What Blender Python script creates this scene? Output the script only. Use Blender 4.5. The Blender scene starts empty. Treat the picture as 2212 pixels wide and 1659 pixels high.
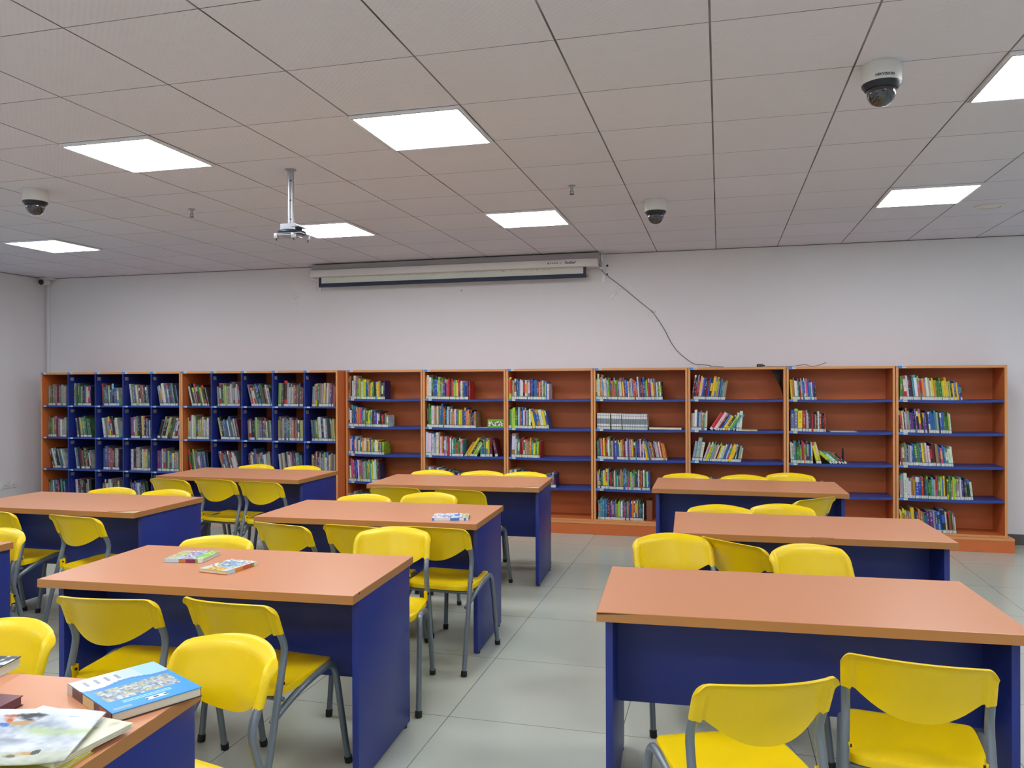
import bpy, bmesh, math, random
from mathutils import Vector, Matrix
R = math.radians
scene = bpy.context.scene
col = scene.collection

# ------------------------------------------------------------------ camera, light level
cam_d = bpy.data.cameras.new('camera'); cam = bpy.data.objects.new('camera', cam_d); col.objects.link(cam)
cam_d.sensor_width = 36.0; cam_d.lens = 36.0 * 1712.23 / 2212.0; cam_d.clip_start = 0.05; cam_d.clip_end = 60
_r = Vector((0.96734536, 0.25343327, -0.00381078)); _u = Vector((0.00311672, 0.0031401, 0.99999021)); _f = Vector((-0.25344276, 0.96734777, -0.00224768))
m = Matrix((( _r.x, _u.x, -_f.x, 0.0), (_r.y, _u.y, -_f.y, 0.0), (_r.z, _u.z, -_f.z, 1.55265), (0, 0, 0, 1)))
cam.matrix_world = m
scene.camera = cam
w = bpy.data.worlds.new('world'); scene.world = w; w.use_nodes = True
w.node_tree.nodes['Background'].inputs[0].default_value = (0.75, 0.82, 0.95, 1); w.node_tree.nodes['Background'].inputs[1].default_value = 0.35
scene.view_settings.view_transform = 'Standard'; scene.view_settings.look = 'None'
scene.view_settings.gamma = 1.0; scene.view_settings.use_curve_mapping = False
scene.view_settings.exposure = 0.0
LAMP = 26.0          # emission of the ceiling panels
ROOM = dict(x0=-8.46, x1=6.6, y0=-4.4, y1=8.433, H=2.918)
H = ROOM['H']; GX0, GY0, GT = -0.0319, 3.1087, 0.6     # ceiling grid origin and tile

# ------------------------------------------------------------------ helpers
def lin(c):
    return tuple((v/12.92 if v <= .04045 else ((v+.055)/1.055)**2.4) for v in c)
def hexc(s):
    return lin(tuple(int(s[i:i+2], 16)/255 for i in (0, 2, 4)))
MATS = {}
def mat(name, rgb, rough=.5, metal=0, noise=0.0, nscale=6.0, bump=0.0, bscale=200.0, coat=0.0, spec=.5, emis=None, alpha=None):
    if name in MATS: return MATS[name]
    m = bpy.data.materials.new(name); m.use_nodes = True; nt = m.node_tree; b = nt.nodes['Principled BSDF']
    b.inputs['Base Color'].default_value = (*rgb, 1); b.inputs['Roughness'].default_value = rough
    b.inputs['Metallic'].default_value = metal; b.inputs['Specular IOR Level'].default_value = spec
    if coat: b.inputs['Coat Weight'].default_value = coat; b.inputs['Coat Roughness'].default_value = .08
    tc = nt.nodes.new('ShaderNodeTexCoord')
    if noise:
        n = nt.nodes.new('ShaderNodeTexNoise'); n.inputs['Scale'].default_value = nscale; n.inputs['Detail'].default_value = 5
        mx = nt.nodes.new('ShaderNodeMix'); mx.data_type = 'RGBA'
        mx.inputs[6].default_value = (*[c*(1-noise) for c in rgb], 1); mx.inputs[7].default_value = (*[min(1, c*(1+noise)) for c in rgb], 1)
        nt.links.new(tc.outputs['Object'], n.inputs['Vector']); nt.links.new(n.outputs['Fac'], mx.inputs[0]); nt.links.new(mx.outputs[2], b.inputs['Base Color'])
    if bump:
        n2 = nt.nodes.new('ShaderNodeTexNoise'); n2.inputs['Scale'].default_value = bscale; n2.inputs['Detail'].default_value = 3
        bp = nt.nodes.new('ShaderNodeBump'); bp.inputs['Strength'].default_value = bump; bp.inputs['Distance'].default_value = .002
        nt.links.new(tc.outputs['Object'], n2.inputs['Vector']); nt.links.new(n2.outputs['Fac'], bp.inputs['Height']); nt.links.new(bp.outputs['Normal'], b.inputs['Normal'])
    if emis: b.inputs['Emission Color'].default_value = (*emis[0], 1); b.inputs['Emission Strength'].default_value = emis[1]
    if alpha is not None: b.inputs['Alpha'].default_value = alpha
    MATS[name] = m; return m

class MB:
    """collects faces (with an optional colour per face and a material slot) for ONE mesh"""
    def __init__(s): s.v = []; s.f = []; s.c = []; s.m = []
    def face(s, pts, c=None, mi=0):
        i = len(s.v); s.v += [tuple(p) for p in pts]; s.f.append(tuple(range(i, i+len(pts)))); s.c.append(c); s.m.append(mi)
    def box(s, a, b, mi=0, c=None, sides='xXyYzZ'):
        x0, y0, z0 = a; x1, y1, z1 = b
        i = len(s.v)
        s.v += [(x0,y0,z0),(x1,y0,z0),(x1,y1,z0),(x0,y1,z0),(x0,y0,z1),(x1,y0,z1),(x1,y1,z1),(x0,y1,z1)]
        F = dict(z=(0,3,2,1), Z=(4,5,6,7), y=(0,1,5,4), X=(1,2,6,5), Y=(2,3,7,6), x=(3,0,4,7))
        for k in sides: s.f.append(tuple(i+j for j in F[k])); s.c.append(c); s.m.append(mi)
    def grid(s, P, closed_u=False, closed_v=False, mi=0, c=None, flip=False):
        n = len(P); q = len(P[0]); i = len(s.v)
        for r in P: s.v += [tuple(p) for p in r]
        for a in range(n if closed_u else n-1):
            for b in range(q if closed_v else q-1):
                a2 = (a+1) % n; b2 = (b+1) % q
                t = (i+a*q+b, i+a2*q+b, i+a2*q+b2, i+a*q+b2)
                s.f.append(t[::-1] if flip else t); s.c.append(c(a, b) if callable(c) else c); s.m.append(mi)
    def tube(s, pts, r, n=10, mi=0, smooth=0, cap=True, c=None, ry=None):
        pts = [Vector(p) for p in pts]
        if smooth:
            q = []
            for k in range(len(pts)-1):
                p0 = pts[max(k-1, 0)]; p1 = pts[k]; p2 = pts[k+1]; p3 = pts[min(k+2, len(pts)-1)]
                for j in range(smooth):
                    t = j/smooth
                    q.append(.5*((2*p1)+(p2-p0)*t+(2*p0-5*p1+4*p2-p3)*t*t+(3*p1-p0-3*p2+p3)*t**3))
            q.append(pts[-1]); pts = q
        rr = r if callable(r) else (lambda t: r)
        T0 = (pts[1]-pts[0]).normalized(); up = Vector((0, 0, 1)) if abs(T0.z) < .9 else Vector((1, 0, 0))
        N = T0.cross(up).normalized(); rows = []
        for k, p in enumerate(pts):
            T = (pts[min(k+1, len(pts)-1)]-pts[max(k-1, 0)]).normalized()
            N = (N-T*N.dot(T)).normalized(); B = T.cross(N); R0 = rr(k/(len(pts)-1))
            rows.append([p+(N*math.cos(2*math.pi*j/n)+B*math.sin(2*math.pi*j/n)*(ry or 1))*R0 for j in range(n)])
        s.grid(rows, closed_v=True, mi=mi, c=c, flip=False)
        if cap:
            s.face(rows[0], c, mi); s.face(rows[-1][::-1], c, mi)
    def lathe(s, prof, cx=0, cy=0, n=24, mi=0, c=None):
        rows = [[(cx+r*math.cos(2*math.pi*j/n), cy+r*math.sin(2*math.pi*j/n), z) for j in range(n)] for r, z in prof]
        s.grid(rows, closed_v=True, mi=mi, c=c)
        if prof[0][0] > 1e-4: s.face(rows[0][::-1], c, mi)
        if prof[-1][0] > 1e-4: s.face(rows[-1], c, mi)
    def xf(s, M):
        s.v = [tuple(M @ Vector(p)) for p in s.v]; return s
    def add(s, o):
        i = len(s.v); s.v += o.v; s.f += [tuple(i+j for j in f) for f in o.f]; s.c += o.c; s.m += o.m
    def mesh(s, name, mats, smooth=None, bevel=0, seg=2, merge=True):
        me = bpy.data.meshes.new(name); me.from_pydata(s.v, [], s.f)
        for mt in (mats if isinstance(mats, (list, tuple)) else [mats]): me.materials.append(mt)
        for p, k in zip(me.polygons, s.m): p.material_index = k
        if any(c is not None for c in s.c):
            at = me.attributes.new('Col', 'FLOAT_COLOR', 'CORNER'); buf = []
            for p in me.polygons:
                c = s.c[p.index] or (.5, .5, .5)
                buf += [c[0], c[1], c[2], 1.0]*p.loop_total
            at.data.foreach_set('color', buf)
        if merge or bevel:
            bm = bmesh.new(); bm.from_mesh(me)
            bmesh.ops.remove_doubles(bm, verts=bm.verts, dist=1e-5)
            if bevel:
                bmesh.ops.bevel(bm, geom=[e for e in bm.edges if e.is_manifold and e.calc_face_angle(0) > .6], offset=bevel, segments=seg, affect='EDGES', profile=.5, clamp_overlap=True)
            bmesh.ops.recalc_face_normals(bm, faces=bm.faces)
            bm.to_mesh(me); bm.free()
        if smooth:
            me.polygons.foreach_set('use_smooth', [True]*len(me.polygons)); me.set_sharp_from_angle(angle=R(smooth))
        me.update(); return me
    def obj(s, name, mats, parent=None, **k):
        o = bpy.data.objects.new(name, s.mesh(name, mats, **k)); col.objects.link(o)
        if parent is not None: o.parent = parent
        return o
def tag(o, label=None, cat=None, group=None, kind=None):
    if label: o['label'] = label
    if cat: o['category'] = cat
    if group: o['group'] = group
    if kind: o['kind'] = kind
    return o
def empty(name, loc=(0, 0, 0), rz=0.0):
    o = bpy.data.objects.new(name, None); col.objects.link(o); o.location = loc; o.rotation_euler = (0, 0, rz); o.empty_display_size = .05; return o
KIDS = {}
def copy_tree(o, parent=None):
    c = o.copy(); col.objects.link(c)
    if parent is not None: c.parent = parent
    for ch in [k for k in ALL if k.parent == o]: copy_tree(ch, c)
    return c
ALL = []
def bx(name, a, b, m, parent=None, bevel=0.0, **k):
    q = MB(); q.box(a, b); return q.obj(name, m, parent, bevel=bevel, smooth=40 if bevel else None, **k)
def text_mb(s, size, bold=False, italic=0.0, c=None):
    cu = bpy.data.curves.new('lettering', 'FONT'); cu.body = s; cu.size = size; cu.extrude = .0006; cu.shear = italic
    cu.align_x = 'CENTER'; cu.align_y = 'CENTER'; cu.offset = size*.02 if bold else 0; cu.resolution_u = 3
    t = bpy.data.objects.new('lettering', cu); col.objects.link(t)
    dg = bpy.context.evaluated_depsgraph_get(); me = bpy.data.meshes.new_from_object(t.evaluated_get(dg))
    q = MB(); q.v = [tuple(v.co) for v in me.vertices]; q.f = [tuple(p.vertices) for p in me.polygons]; q.c = [c]*len(q.f); q.m = [0]*len(q.f)
    bpy.data.objects.remove(t); bpy.data.curves.remove(cu); bpy.data.meshes.remove(me)
    return q                                   # lies in the local XY plane, facing +Z

# ------------------------------------------------------------------ materials
def grid_mat(name, base, line, tile, ox, oy, lw, rough, noise=.03, dimple=0.0, spec=.5, coat=0, nsc=.8, roughvar=0.0, thin=1.0):
    m = bpy.data.materials.new(name); m.use_nodes = True; nt = m.node_tree; b = nt.nodes['Principled BSDF']; L = nt.links.new
    def N(t, **k):
        n = nt.nodes.new(t)
        for a, v in k.items(): setattr(n, a, v)
        return n
    def M(op, a, bb=None, c=None):
        n = N('ShaderNodeMath', operation=op)
        for i, v in enumerate((a, bb, c)):
            if v is None: continue
            if isinstance(v, (int, float)): n.inputs[i].default_value = v
            else: L(v, n.inputs[i])
        return n.outputs[0]
    g = N('ShaderNodeNewGeometry'); sx = N('ShaderNodeSeparateXYZ'); L(g.outputs['Position'], sx.inputs[0])
    def dist(o, off):
        u = M('DIVIDE', M('SUBTRACT', o, off), tile); fr = M('FRACT', u)
        return M('MULTIPLY', M('MINIMUM', fr, M('SUBTRACT', 1.0, fr)), tile)
    dx = dist(sx.outputs['X'], ox); dy = dist(sx.outputs['Y'], oy)
    lx = M('LESS_THAN', dx, lw); ly = M('LESS_THAN', dy, lw*thin)
    nz = N('ShaderNodeTexNoise'); nz.inputs['Scale'].default_value = nsc; nz.inputs['Detail'].default_value = 6; L(g.outputs['Position'], nz.inputs['Vector'])
    n3 = N('ShaderNodeTexNoise'); n3.inputs['Scale'].default_value = 1.7; L(g.outputs['Position'], n3.inputs['Vector'])
    ln = M('MULTIPLY', M('MAXIMUM', lx, ly), M('MULTIPLY_ADD', n3.outputs['Fac'], .9, .35))
    # a slight tone of its own for each tile
    cx = M('FLOOR', M('DIVIDE', M('SUBTRACT', sx.outputs['X'], ox), tile)); cy = M('FLOOR', M('DIVIDE', M('SUBTRACT', sx.outputs['Y'], oy), tile))
    cb = N('ShaderNodeCombineXYZ'); L(cx, cb.inputs[0]); L(cy, cb.inputs[1]); wn = N('ShaderNodeTexWhiteNoise'); wn.noise_dimensions = '3D'; L(cb.outputs[0], wn.inputs['Vector'])
    tone = M('MULTIPLY_ADD', M('SUBTRACT', wn.outputs['Value'], .5), noise, M('MULTIPLY_ADD', M('SUBTRACT', nz.outputs['Fac'], .5), noise*2, 1.0))
    mx = N('ShaderNodeMix', data_type='RGBA'); mx.inputs[6].default_value = (*base, 1); mx.inputs[7].default_value = (*line, 1); L(M('MINIMUM', ln, 1.0), mx.inputs[0])
    vm = N('ShaderNodeVectorMath', operation='SCALE'); L(mx.outputs[2], vm.inputs[0]); L(tone, vm.inputs['Scale'])
    L(vm.outputs[0], b.inputs['Base Color']); b.inputs['Roughness'].default_value = rough; b.inputs['Specular IOR Level'].default_value = spec
    if coat: b.inputs['Coat Weight'].default_value = coat; b.inputs['Coat Roughness'].default_value = .05
    if roughvar: L(M('MULTIPLY_ADD', nz.outputs['Fac'], roughvar, rough-roughvar*.5), b.inputs['Roughness'])
    hgt = M('MULTIPLY', M('MAXIMUM', lx, ly), -1.0)
    if dimple:
        s1 = M('SINE', M('MULTIPLY', sx.outputs['X'], 2*math.pi/.03)); s2 = M('SINE', M('MULTIPLY', sx.outputs['Y'], 2*math.pi/.03))
        hgt = M('MULTIPLY_ADD', M('MULTIPLY', s1, s2), dimple, hgt)
        vn = N('ShaderNodeTexNoise'); vn.inputs['Scale'].default_value = 90; L(g.outputs['Position'], vn.inputs['Vector']); hgt = M('MULTIPLY_ADD', vn.outputs['Fac'], dimple*.8, hgt)
    bp = N('ShaderNodeBump'); bp.inputs['Strength'].default_value = .5; bp.inputs['Distance'].default_value = .003; L(hgt, bp.inputs['Height']); L(bp.outputs['Normal'], b.inputs['Normal'])
    return m
M_ceil = grid_mat('ceiling_tiles', hexc('d8d8e4'), hexc('463e3a'), GT, GX0, GY0, .0042, .85, noise=.035, dimple=.35, spec=.2, thin=.6)
M_floor = grid_mat('floor_tiles', hexc('b4b8ac'), hexc('4c4b44'), .8, -1.2246, 5.8853, .0018, .17, noise=.04, spec=.5, nsc=1.3, roughvar=.08)
M_wall = mat('wall_paint', hexc('e0dee1'), .75, noise=.02, nscale=1.4, bump=.15, bscale=60, spec=.25)
M_base = mat('baseboard_grey', hexc('55504f'), .35, noise=.08)
M_top = mat('desk_laminate', hexc('c88862'), .34, noise=.02, nscale=3, spec=.5)
M_edge = mat('desk_edge', hexc('ab7540'), .45)
M_blue = mat('blue_board', hexc('1b2c7b'), .42, noise=.03, nscale=4)
M_org = mat('orange_board', hexc('cc6a34'), .5, noise=.06, nscale=5)
M_orgE = mat('orange_edge', hexc('d5945c'), .5, noise=.04)
M_bshelf = mat('blue_shelf_board', hexc('24408f'), .4)
M_yel = mat('yellow_plastic', hexc('e8c500'), .36, spec=.4, noise=.02, nscale=8, bump=.08, bscale=400)
M_steel = mat('grey_painted_steel', hexc('737c84'), .32, metal=.35, noise=.05)
M_rub = mat('black_rubber', hexc('161616'), .6)
M_white = mat('white_plastic', hexc('dcdcda'), .4)
M_casing = mat('casing_white', hexc('d9d6d3'), .45)
M_rail = mat('rail_grey', hexc('a7a3a4'), .5)
M_grey = mat('grey_metal', hexc('a8aab0'), .3, metal=.4)
M_dark = mat('dark_plastic', hexc('1b2029'), .35)
M_dome = mat('dome_glass', hexc('0d121b'), .04, spec=.8, coat=1.0)
M_navy = mat('navy_screen_border', hexc('26304a'), .6)
M_lamp = mat('lamp_diffuser', (1, 1, 1), .5, emis=((.90, .95, 1.0), LAMP))
M_lampf = mat('lamp_frame', hexc('e6e8ee'), .4)
M_tape = mat('clear_tape', hexc('ffffff'), .45, spec=.3, alpha=.5)
M_stk = mat('sticker_blue', hexc('3f86d8'), .4); M_stw = mat('sticker_white', hexc('dcdcd0'), .5); M_stg = mat('sticker_grey', hexc('8c9090'), .5)
def attr_mat(name, rough=.42, coat=0.0):
    m = bpy.data.materials.new(name); m.use_nodes = True; nt = m.node_tree; b = nt.nodes['Principled BSDF']
    a = nt.nodes.new('ShaderNodeAttribute'); a.attribute_name = 'Col'; nt.links.new(a.outputs['Color'], b.inputs['Base Color'])
    b.inputs['Roughness'].default_value = rough
    if coat: b.inputs['Coat Weight'].default_value = coat; b.inputs['Coat Roughness'].default_value = .15
    return m
M_print = attr_mat('printed_cover'); M_gloss = attr_mat('glossy_print', .3, .15)

# ------------------------------------------------------------------ room shell
x0, x1, y0, y1 = ROOM['x0'], ROOM['x1'], ROOM['y0'], ROOM['y1']
def shell(name, a, b, m): return tag(bx(name, a, b, m), kind='structure')
shell('floor', (x0-.2, y0-.2, -.12), (x1+.2, y1+.2, 0), M_floor)
shell('ceiling', (x0-.2, y0-.2, H), (x1+.2, y1+.2, H+.12), M_ceil)
shell('wall_back', (x0-.2, y1, 0), (x1+.2, y1+.2, H), M_wall)
shell('wall_left', (x0-.2, y0-.2, 0), (x0, y1, H), M_wall)
shell('wall_right', (x1, y0-.2, 0), (x1+.2, y1, H), M_wall)
shell('wall_front', (x0, y0-.2, 0), (x1, y0, H), M_wall)
shell('baseboard_back', (x0+.012, y1-.012, 0), (x1-.012, y1, .1), M_base)
shell('baseboard_left', (x0, y0, 0), (x0+.012, y1, .1), M_base)
shell('baseboard_right', (x1-.012, y0, 0), (x1, y1, .1), M_base)
shell('shadow_gap_strip_1', (x0+.004, y1-.004, H-.006), (x1-.004, y1, H-.0005), M_base)  # thin dark strips painted in for the shadow gap under the ceiling
shell('shadow_gap_strip_2', (x0, y0+.1, H-.006), (x0+.004, y1, H-.0005), M_base)

# ------------------------------------------------------------------ ceiling lights
ord_light = {(-11, 5): 'square ceiling light panel at the far left, above the wall corner camera',
 (-6, 5): 'small far ceiling light panel right behind the projector pole',
 (-3, 5): 'far ceiling light panel above the rolled projector screen',
 (2, 5): 'far right ceiling light panel beside the round ceiling speaker',
 (-6, 1): 'near left ceiling light panel above the left dome camera',
 (-3, 1): 'largest bright ceiling light panel in the middle of the near row',
 (2, 1): 'bright ceiling light panel cut by the right edge of the photo'}
def light_panel(c, r):
    X, Y = GX0+c*GT, GY0+r*GT
    t = empty('ceiling_light', (X+.3, Y+.3, H))
    q = MB(); a, b = .299, .2805
    for s, e in (((-a, -a), (a, -b)), ((-a, b), (a, a)), ((-a, -b), (-b, b)), ((b, -b), (a, b))):
        q.box((s[0], s[1], -.016), (e[0], e[1], -.0005))
    q.obj('frame', M_lampf, t, bevel=.002)
    q = MB(); a, b = .291, .288
    for s, e in (((-a, -a), (a, -b)), ((-a, b), (a, a)), ((-a, -b), (-b, b)), ((b, -b), (a, b))):
        q.box((s[0], s[1], -.0175), (e[0], e[1], -.016))
    q.obj('seam', M_grey, t)
    bx('diffuser', (-.28, -.28, -.0165), (.28, .28, -.001), M_lamp, t)
    tag(t, ord_light.get((c, r)) or 'ceiling light panel %s, in %s' % (CN_[c], RN[r]), 'ceiling light', 'square light panels in the ceiling')
RN = {5: 'the far row', 1: 'the near row of the photo', -3: 'the row over the photographer', -7: 'the second row behind the photographer', -11: 'the rearmost row'}
CN_ = {-11: 'by the left wall', -6: 'left of centre', -3: 'near the centre', 2: 'right of centre', 7: 'by the right wall'}
for r in (5, 1, -3, -7, -11):
    for c in (-11, -6, -3, 2, 7):
        light_panel(c, r)
# ------------------------------------------------------------------ desks
def make_desk(name_loc, rz, label, chips=()):
    t = empty('reading_desk', (*name_loc, 0), rz); W, D = .68, .342
    q = MB(); q.box((-W, -D, .7305), (W, D, .7625)); tp = q.obj('desktop', M_top, t, bevel=.0015)
    q = MB(); e = .0012
    q.box((-W-e, -D-e, .729), (W+e, -D, .7615)); q.box((-W-e, D, .729), (W+e, D+e, .7615)); q.box((-W-e, -D, .729), (-W, D, .7615)); q.box((W, -D, .729), (W+e, D, .7615))
    q.obj('edge_band', M_edge, tp)
    for s in (-1, 1):
        xo = s*(W-.022) if s < 0 else W-.014
        a, b = sorted((xo, xo-s*.026))
        p = bx('side_panel', (a, -D+.085, .012), (b, D-.004, .7288), M_blue, t, bevel=.0015)
        for yy in (-D+.13, D-.05):
            g = MB(); g.lathe([(.012, 0), (.014, .004), (.014, .013), (.004, .016)], (a+b)/2, yy, 12); g.obj('glide', M_rub, p, smooth=40)
    bx('modesty_panel', (-W+.046, -.008, .33), (W-.04, .009, .7288), M_blue, t)
    for ch in chips: ch(t, tp, W, D)
    return tag(t, label, 'desk', 'orange topped blue library desks')
def chip_right(t, tp, W, D):        # laminate torn off at the front right corner
    q = MB(); z = .7627
    q.face([(W-.17, -D+.002, z), (W-.003, -D+.002, z), (W-.003, -D+.085, z), (W-.07, -D+.05, z), (W-.12, -D+.016, z)])
    q.obj('bare_corner', mat('bare_chipboard', hexc('b9a888'), .8, noise=.1, nscale=60), tp)
    q = MB(); q.tube([(W-.19, -D+.001, z), (W-.12, -D+.017, z+.001), (W-.07, -D+.051, z+.001), (W-.004, -D+.087, z)], .0012, 5); q.obj('torn_edge', M_rub, tp)
def chip_left(t, tp, W, D):
    q = MB(); q.tube([(-W+.002, -D-.0015, .757), (-W+.05, -D-.0018, .7585), (-W+.13, -D-.0012, .7605)], lambda k: .0022*(1-k)+.0003, 6); q.obj('lifted_edge', M_rub, tp)
def chip_hole(t, tp, W, D):
    q = MB(); q.tube([(W+.0005, -D+.06, .757), (W+.0022, -D+.06, .757)], .0045, 7); q.obj('nick', M_rub, tp)
def chip_mid(t, tp, W, D):
    q = MB(); q.tube([(.0, -D-.001, .7622), (.05, -D+.006, .7632), (.11, -D-.001, .7622)], .0009, 5); q.obj('lifted_edge', M_rub, tp)
for (x, y, a, lb, ch) in [
  (.25, 3.085, 3, 'large empty desk at the lower right with two yellow chairs before it', (chip_left,)),
  (.43, 4.595, 2.2, 'middle desk of the right column with a long empty orange top', (chip_mid,)),
  (.19, 6.285, .6, 'farthest desk of the right column, closest to the bookcases', ()),
  (-1.964, 1.399, 4, 'desk corner at the lower left strewn with picture books', ()),
  (-2.015, 2.995, 3, 'big near desk left of centre with two small comic books on it', (chip_hole,)),
  (-2.01, 4.53, 2.6, 'centre desk carrying one white and blue book near its right end', ()),
  (-2.005, 6.07, 3, 'farthest centre desk with bare torn laminate at its right front corner', (chip_right,)),
  (-4.10, 2.85, 1, 'desk mostly outside the left edge, only its right end showing', ()),
  (-4.15, 4.43, .8, 'empty desk at the left edge, second from the left wall bookcases', (chip_right,)),
  (-4.0, 6.145, 0, 'farthest left desk standing before the compartmented bookcases', ())]:
    make_desk((x, y), R(a), lb, ch)

# ------------------------------------------------------------------ chairs
def make_chair():
    t = empty('stacking_chair')
    # backrest: curved shell with a bulging lower edge and a sleeve over each tube
    q = MB(); nv = 10
    us = [-1, -.995, -.985, -.965, -.94, -.915, -.89, -.865, -.84, -.8] + [-.7+.1*k for k in range(15)] + [.8, .84, .865, .89, .915, .94, .965, .985, .995, 1]
    nu = len(us)-1
    def P(u, v, side):
        a = abs(u)
        zt = .762+.021*(1-u*u)-.026*max(0, (a-.82)/.18)**2.6
        f = (1-min(1, a/.93)**2.3)**1.25; sl = min(1, max(0, (a-.845)/.03)); zb = .664-.077*f-.017*sl*sl*(3-2*sl)
        z = zt+(zb-zt)*v
        y = .086+.41*(.76-z)-.070*(1-min(1, (a/.9)**2))+max(0, .64-z)*-.25
        r = min(1, max(0, (a-.80)/.07)); r = r*r*(3-2*r)
        th = (.020-.013*min(1, v*2.2))*(1-r)+r*.031*math.sqrt(max(.02, 1-max(0, (a-.925)/.075)**2))*(1-.35*max(0, 1-v*6)**2)
        s = max(0, 1-(zt-z)/.026); rl = .024*s**1.6
        return (u*.2015, y+side*th*.5-rl*(1 if side > 0 else .75), z)
    vs = [0, .02, .045, .075, .11, .15, .2, .3, .42, .55, .68, .8, .9, .96, 1]; nv = len(vs)-1
    F = [[P(u, v, 1) for v in vs] for u in us]
    B = [[P(u, v, -1) for v in vs] for u in us]
    q.grid(F); q.grid(B, flip=True)
    q.grid([[F[i][0], B[i][0]] for i in range(nu+1)]); q.grid([[B[i][-1], F[i][-1]] for i in range(nu+1)])
    q.grid([[B[0][j], F[0][j]] for j in range(nv+1)]); q.grid([[F[-1][j], B[-1][j]] for j in range(nv+1)])
    q.obj('backrest', M_yel, t, smooth=32)
    # seat shell
    q = MB(); n = 48; cx, cy, A, Bb = 0, .310, .192, .19
    def se(a, k, f):
        c, s = math.cos(a), math.sin(a); e = 2/6.0
        x = math.copysign(abs(c)**e, c); y = math.copysign(abs(s)**e, s)
        return (cx+x*A*k*(1-.04*(y > 0)*y), cy+y*Bb*k, f)
    def top(a, k):
        x, y, _ = se(a, k, 0); rr = min(1, k)
        z = .449+.006*(y-cy)/Bb-.011*max(0, 1-(rr/.9)**4)-.016*max(0, (y-(cy+Bb*.72))/(Bb*.28))**2
        return (x, y, z)
    ks = [0.02, .3, .5, .65, .78, .88, .94, .98, 1.0]
    rows = [[top(2*math.pi*j/n, k) for j in range(n)] for k in ks]
    low = []
    for k, dz in ((1.012, -.006), (1.012, -.024), (.985, -.026), (.96, -.014), (.5, -.016), (.02, -.016)):
        low.append([(se(2*math.pi*j/n, k, 0)[0], se(2*math.pi*j/n, k, 0)[1], top(2*math.pi*j/n, min(k, 1))[2]+dz) for j in range(n)])
    q.grid(rows+low, closed_v=True); q.face(rows[0]); q.face(low[-1][::-1])
    for s in (-1, 1):
        g = MB(); g.box((s*.183-.008, .122, .432), (s*.183+.008, .158, .482)); q.add(g)
    q.obj('seat', M_yel, t, smooth=45, bevel=0)
    for s in (-1, 1):
        q = MB(); q.tube([(s*.170, .14, .466), (s*.2, .14, .466)], .0055, 8); q.obj('bolt', M_rub, t, smooth=40)
    def leg(pts, foot, fdir):
        q = MB(); q.tube(pts, .0132, 12, smooth=5); o = q.obj('leg', M_steel, t, smooth=50)
        q = MB(); f = Vector(foot); d = Vector(fdir).normalized()
        q.tube([f, f+d*.004, f+d*.03], lambda k: .0135 if k < .2 else .0165, 12); q.obj('foot_cap', M_rub, o, smooth=50)
    for s in (-1, 1):
        leg([(s*.196, .006, .008), (s*.194, .05, .18), (s*.192, .093, .34), (s*.190, .12, .44), (s*.188, .148, .53), (s*.1875, .158, .578), (s*.1875, .150, .615), (s*.1865, .132, .65), (s*.1865, .118, .68)], (s*.196, .002, 0), (0, .28, 1))
        leg([(s*.178, .095, .335), (s*.188, .15, .372), (s*.196, .25, .412), (s*.200, .37, .437), (s*.201, .425, .438), (s*.202, .458, .415), (s*.204, .474, .36), (s*.207, .505, .20), (s*.210, .545, .008)], (s*.210, .548, 0), (0, -.22, 1))
    q = MB(); q.tube([(-.19, .148, .404), (.19, .148, .404)], .009, 10); q.obj('crossbar', M_steel, t, smooth=50)
    q = MB(); q.tube([(-.198, .37, .424), (.198, .37, .424)], .009, 10); q.obj('crossbar', M_steel, t, smooth=50)
    return t
chair0 = make_chair()
ALL = list(col.objects)
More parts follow.
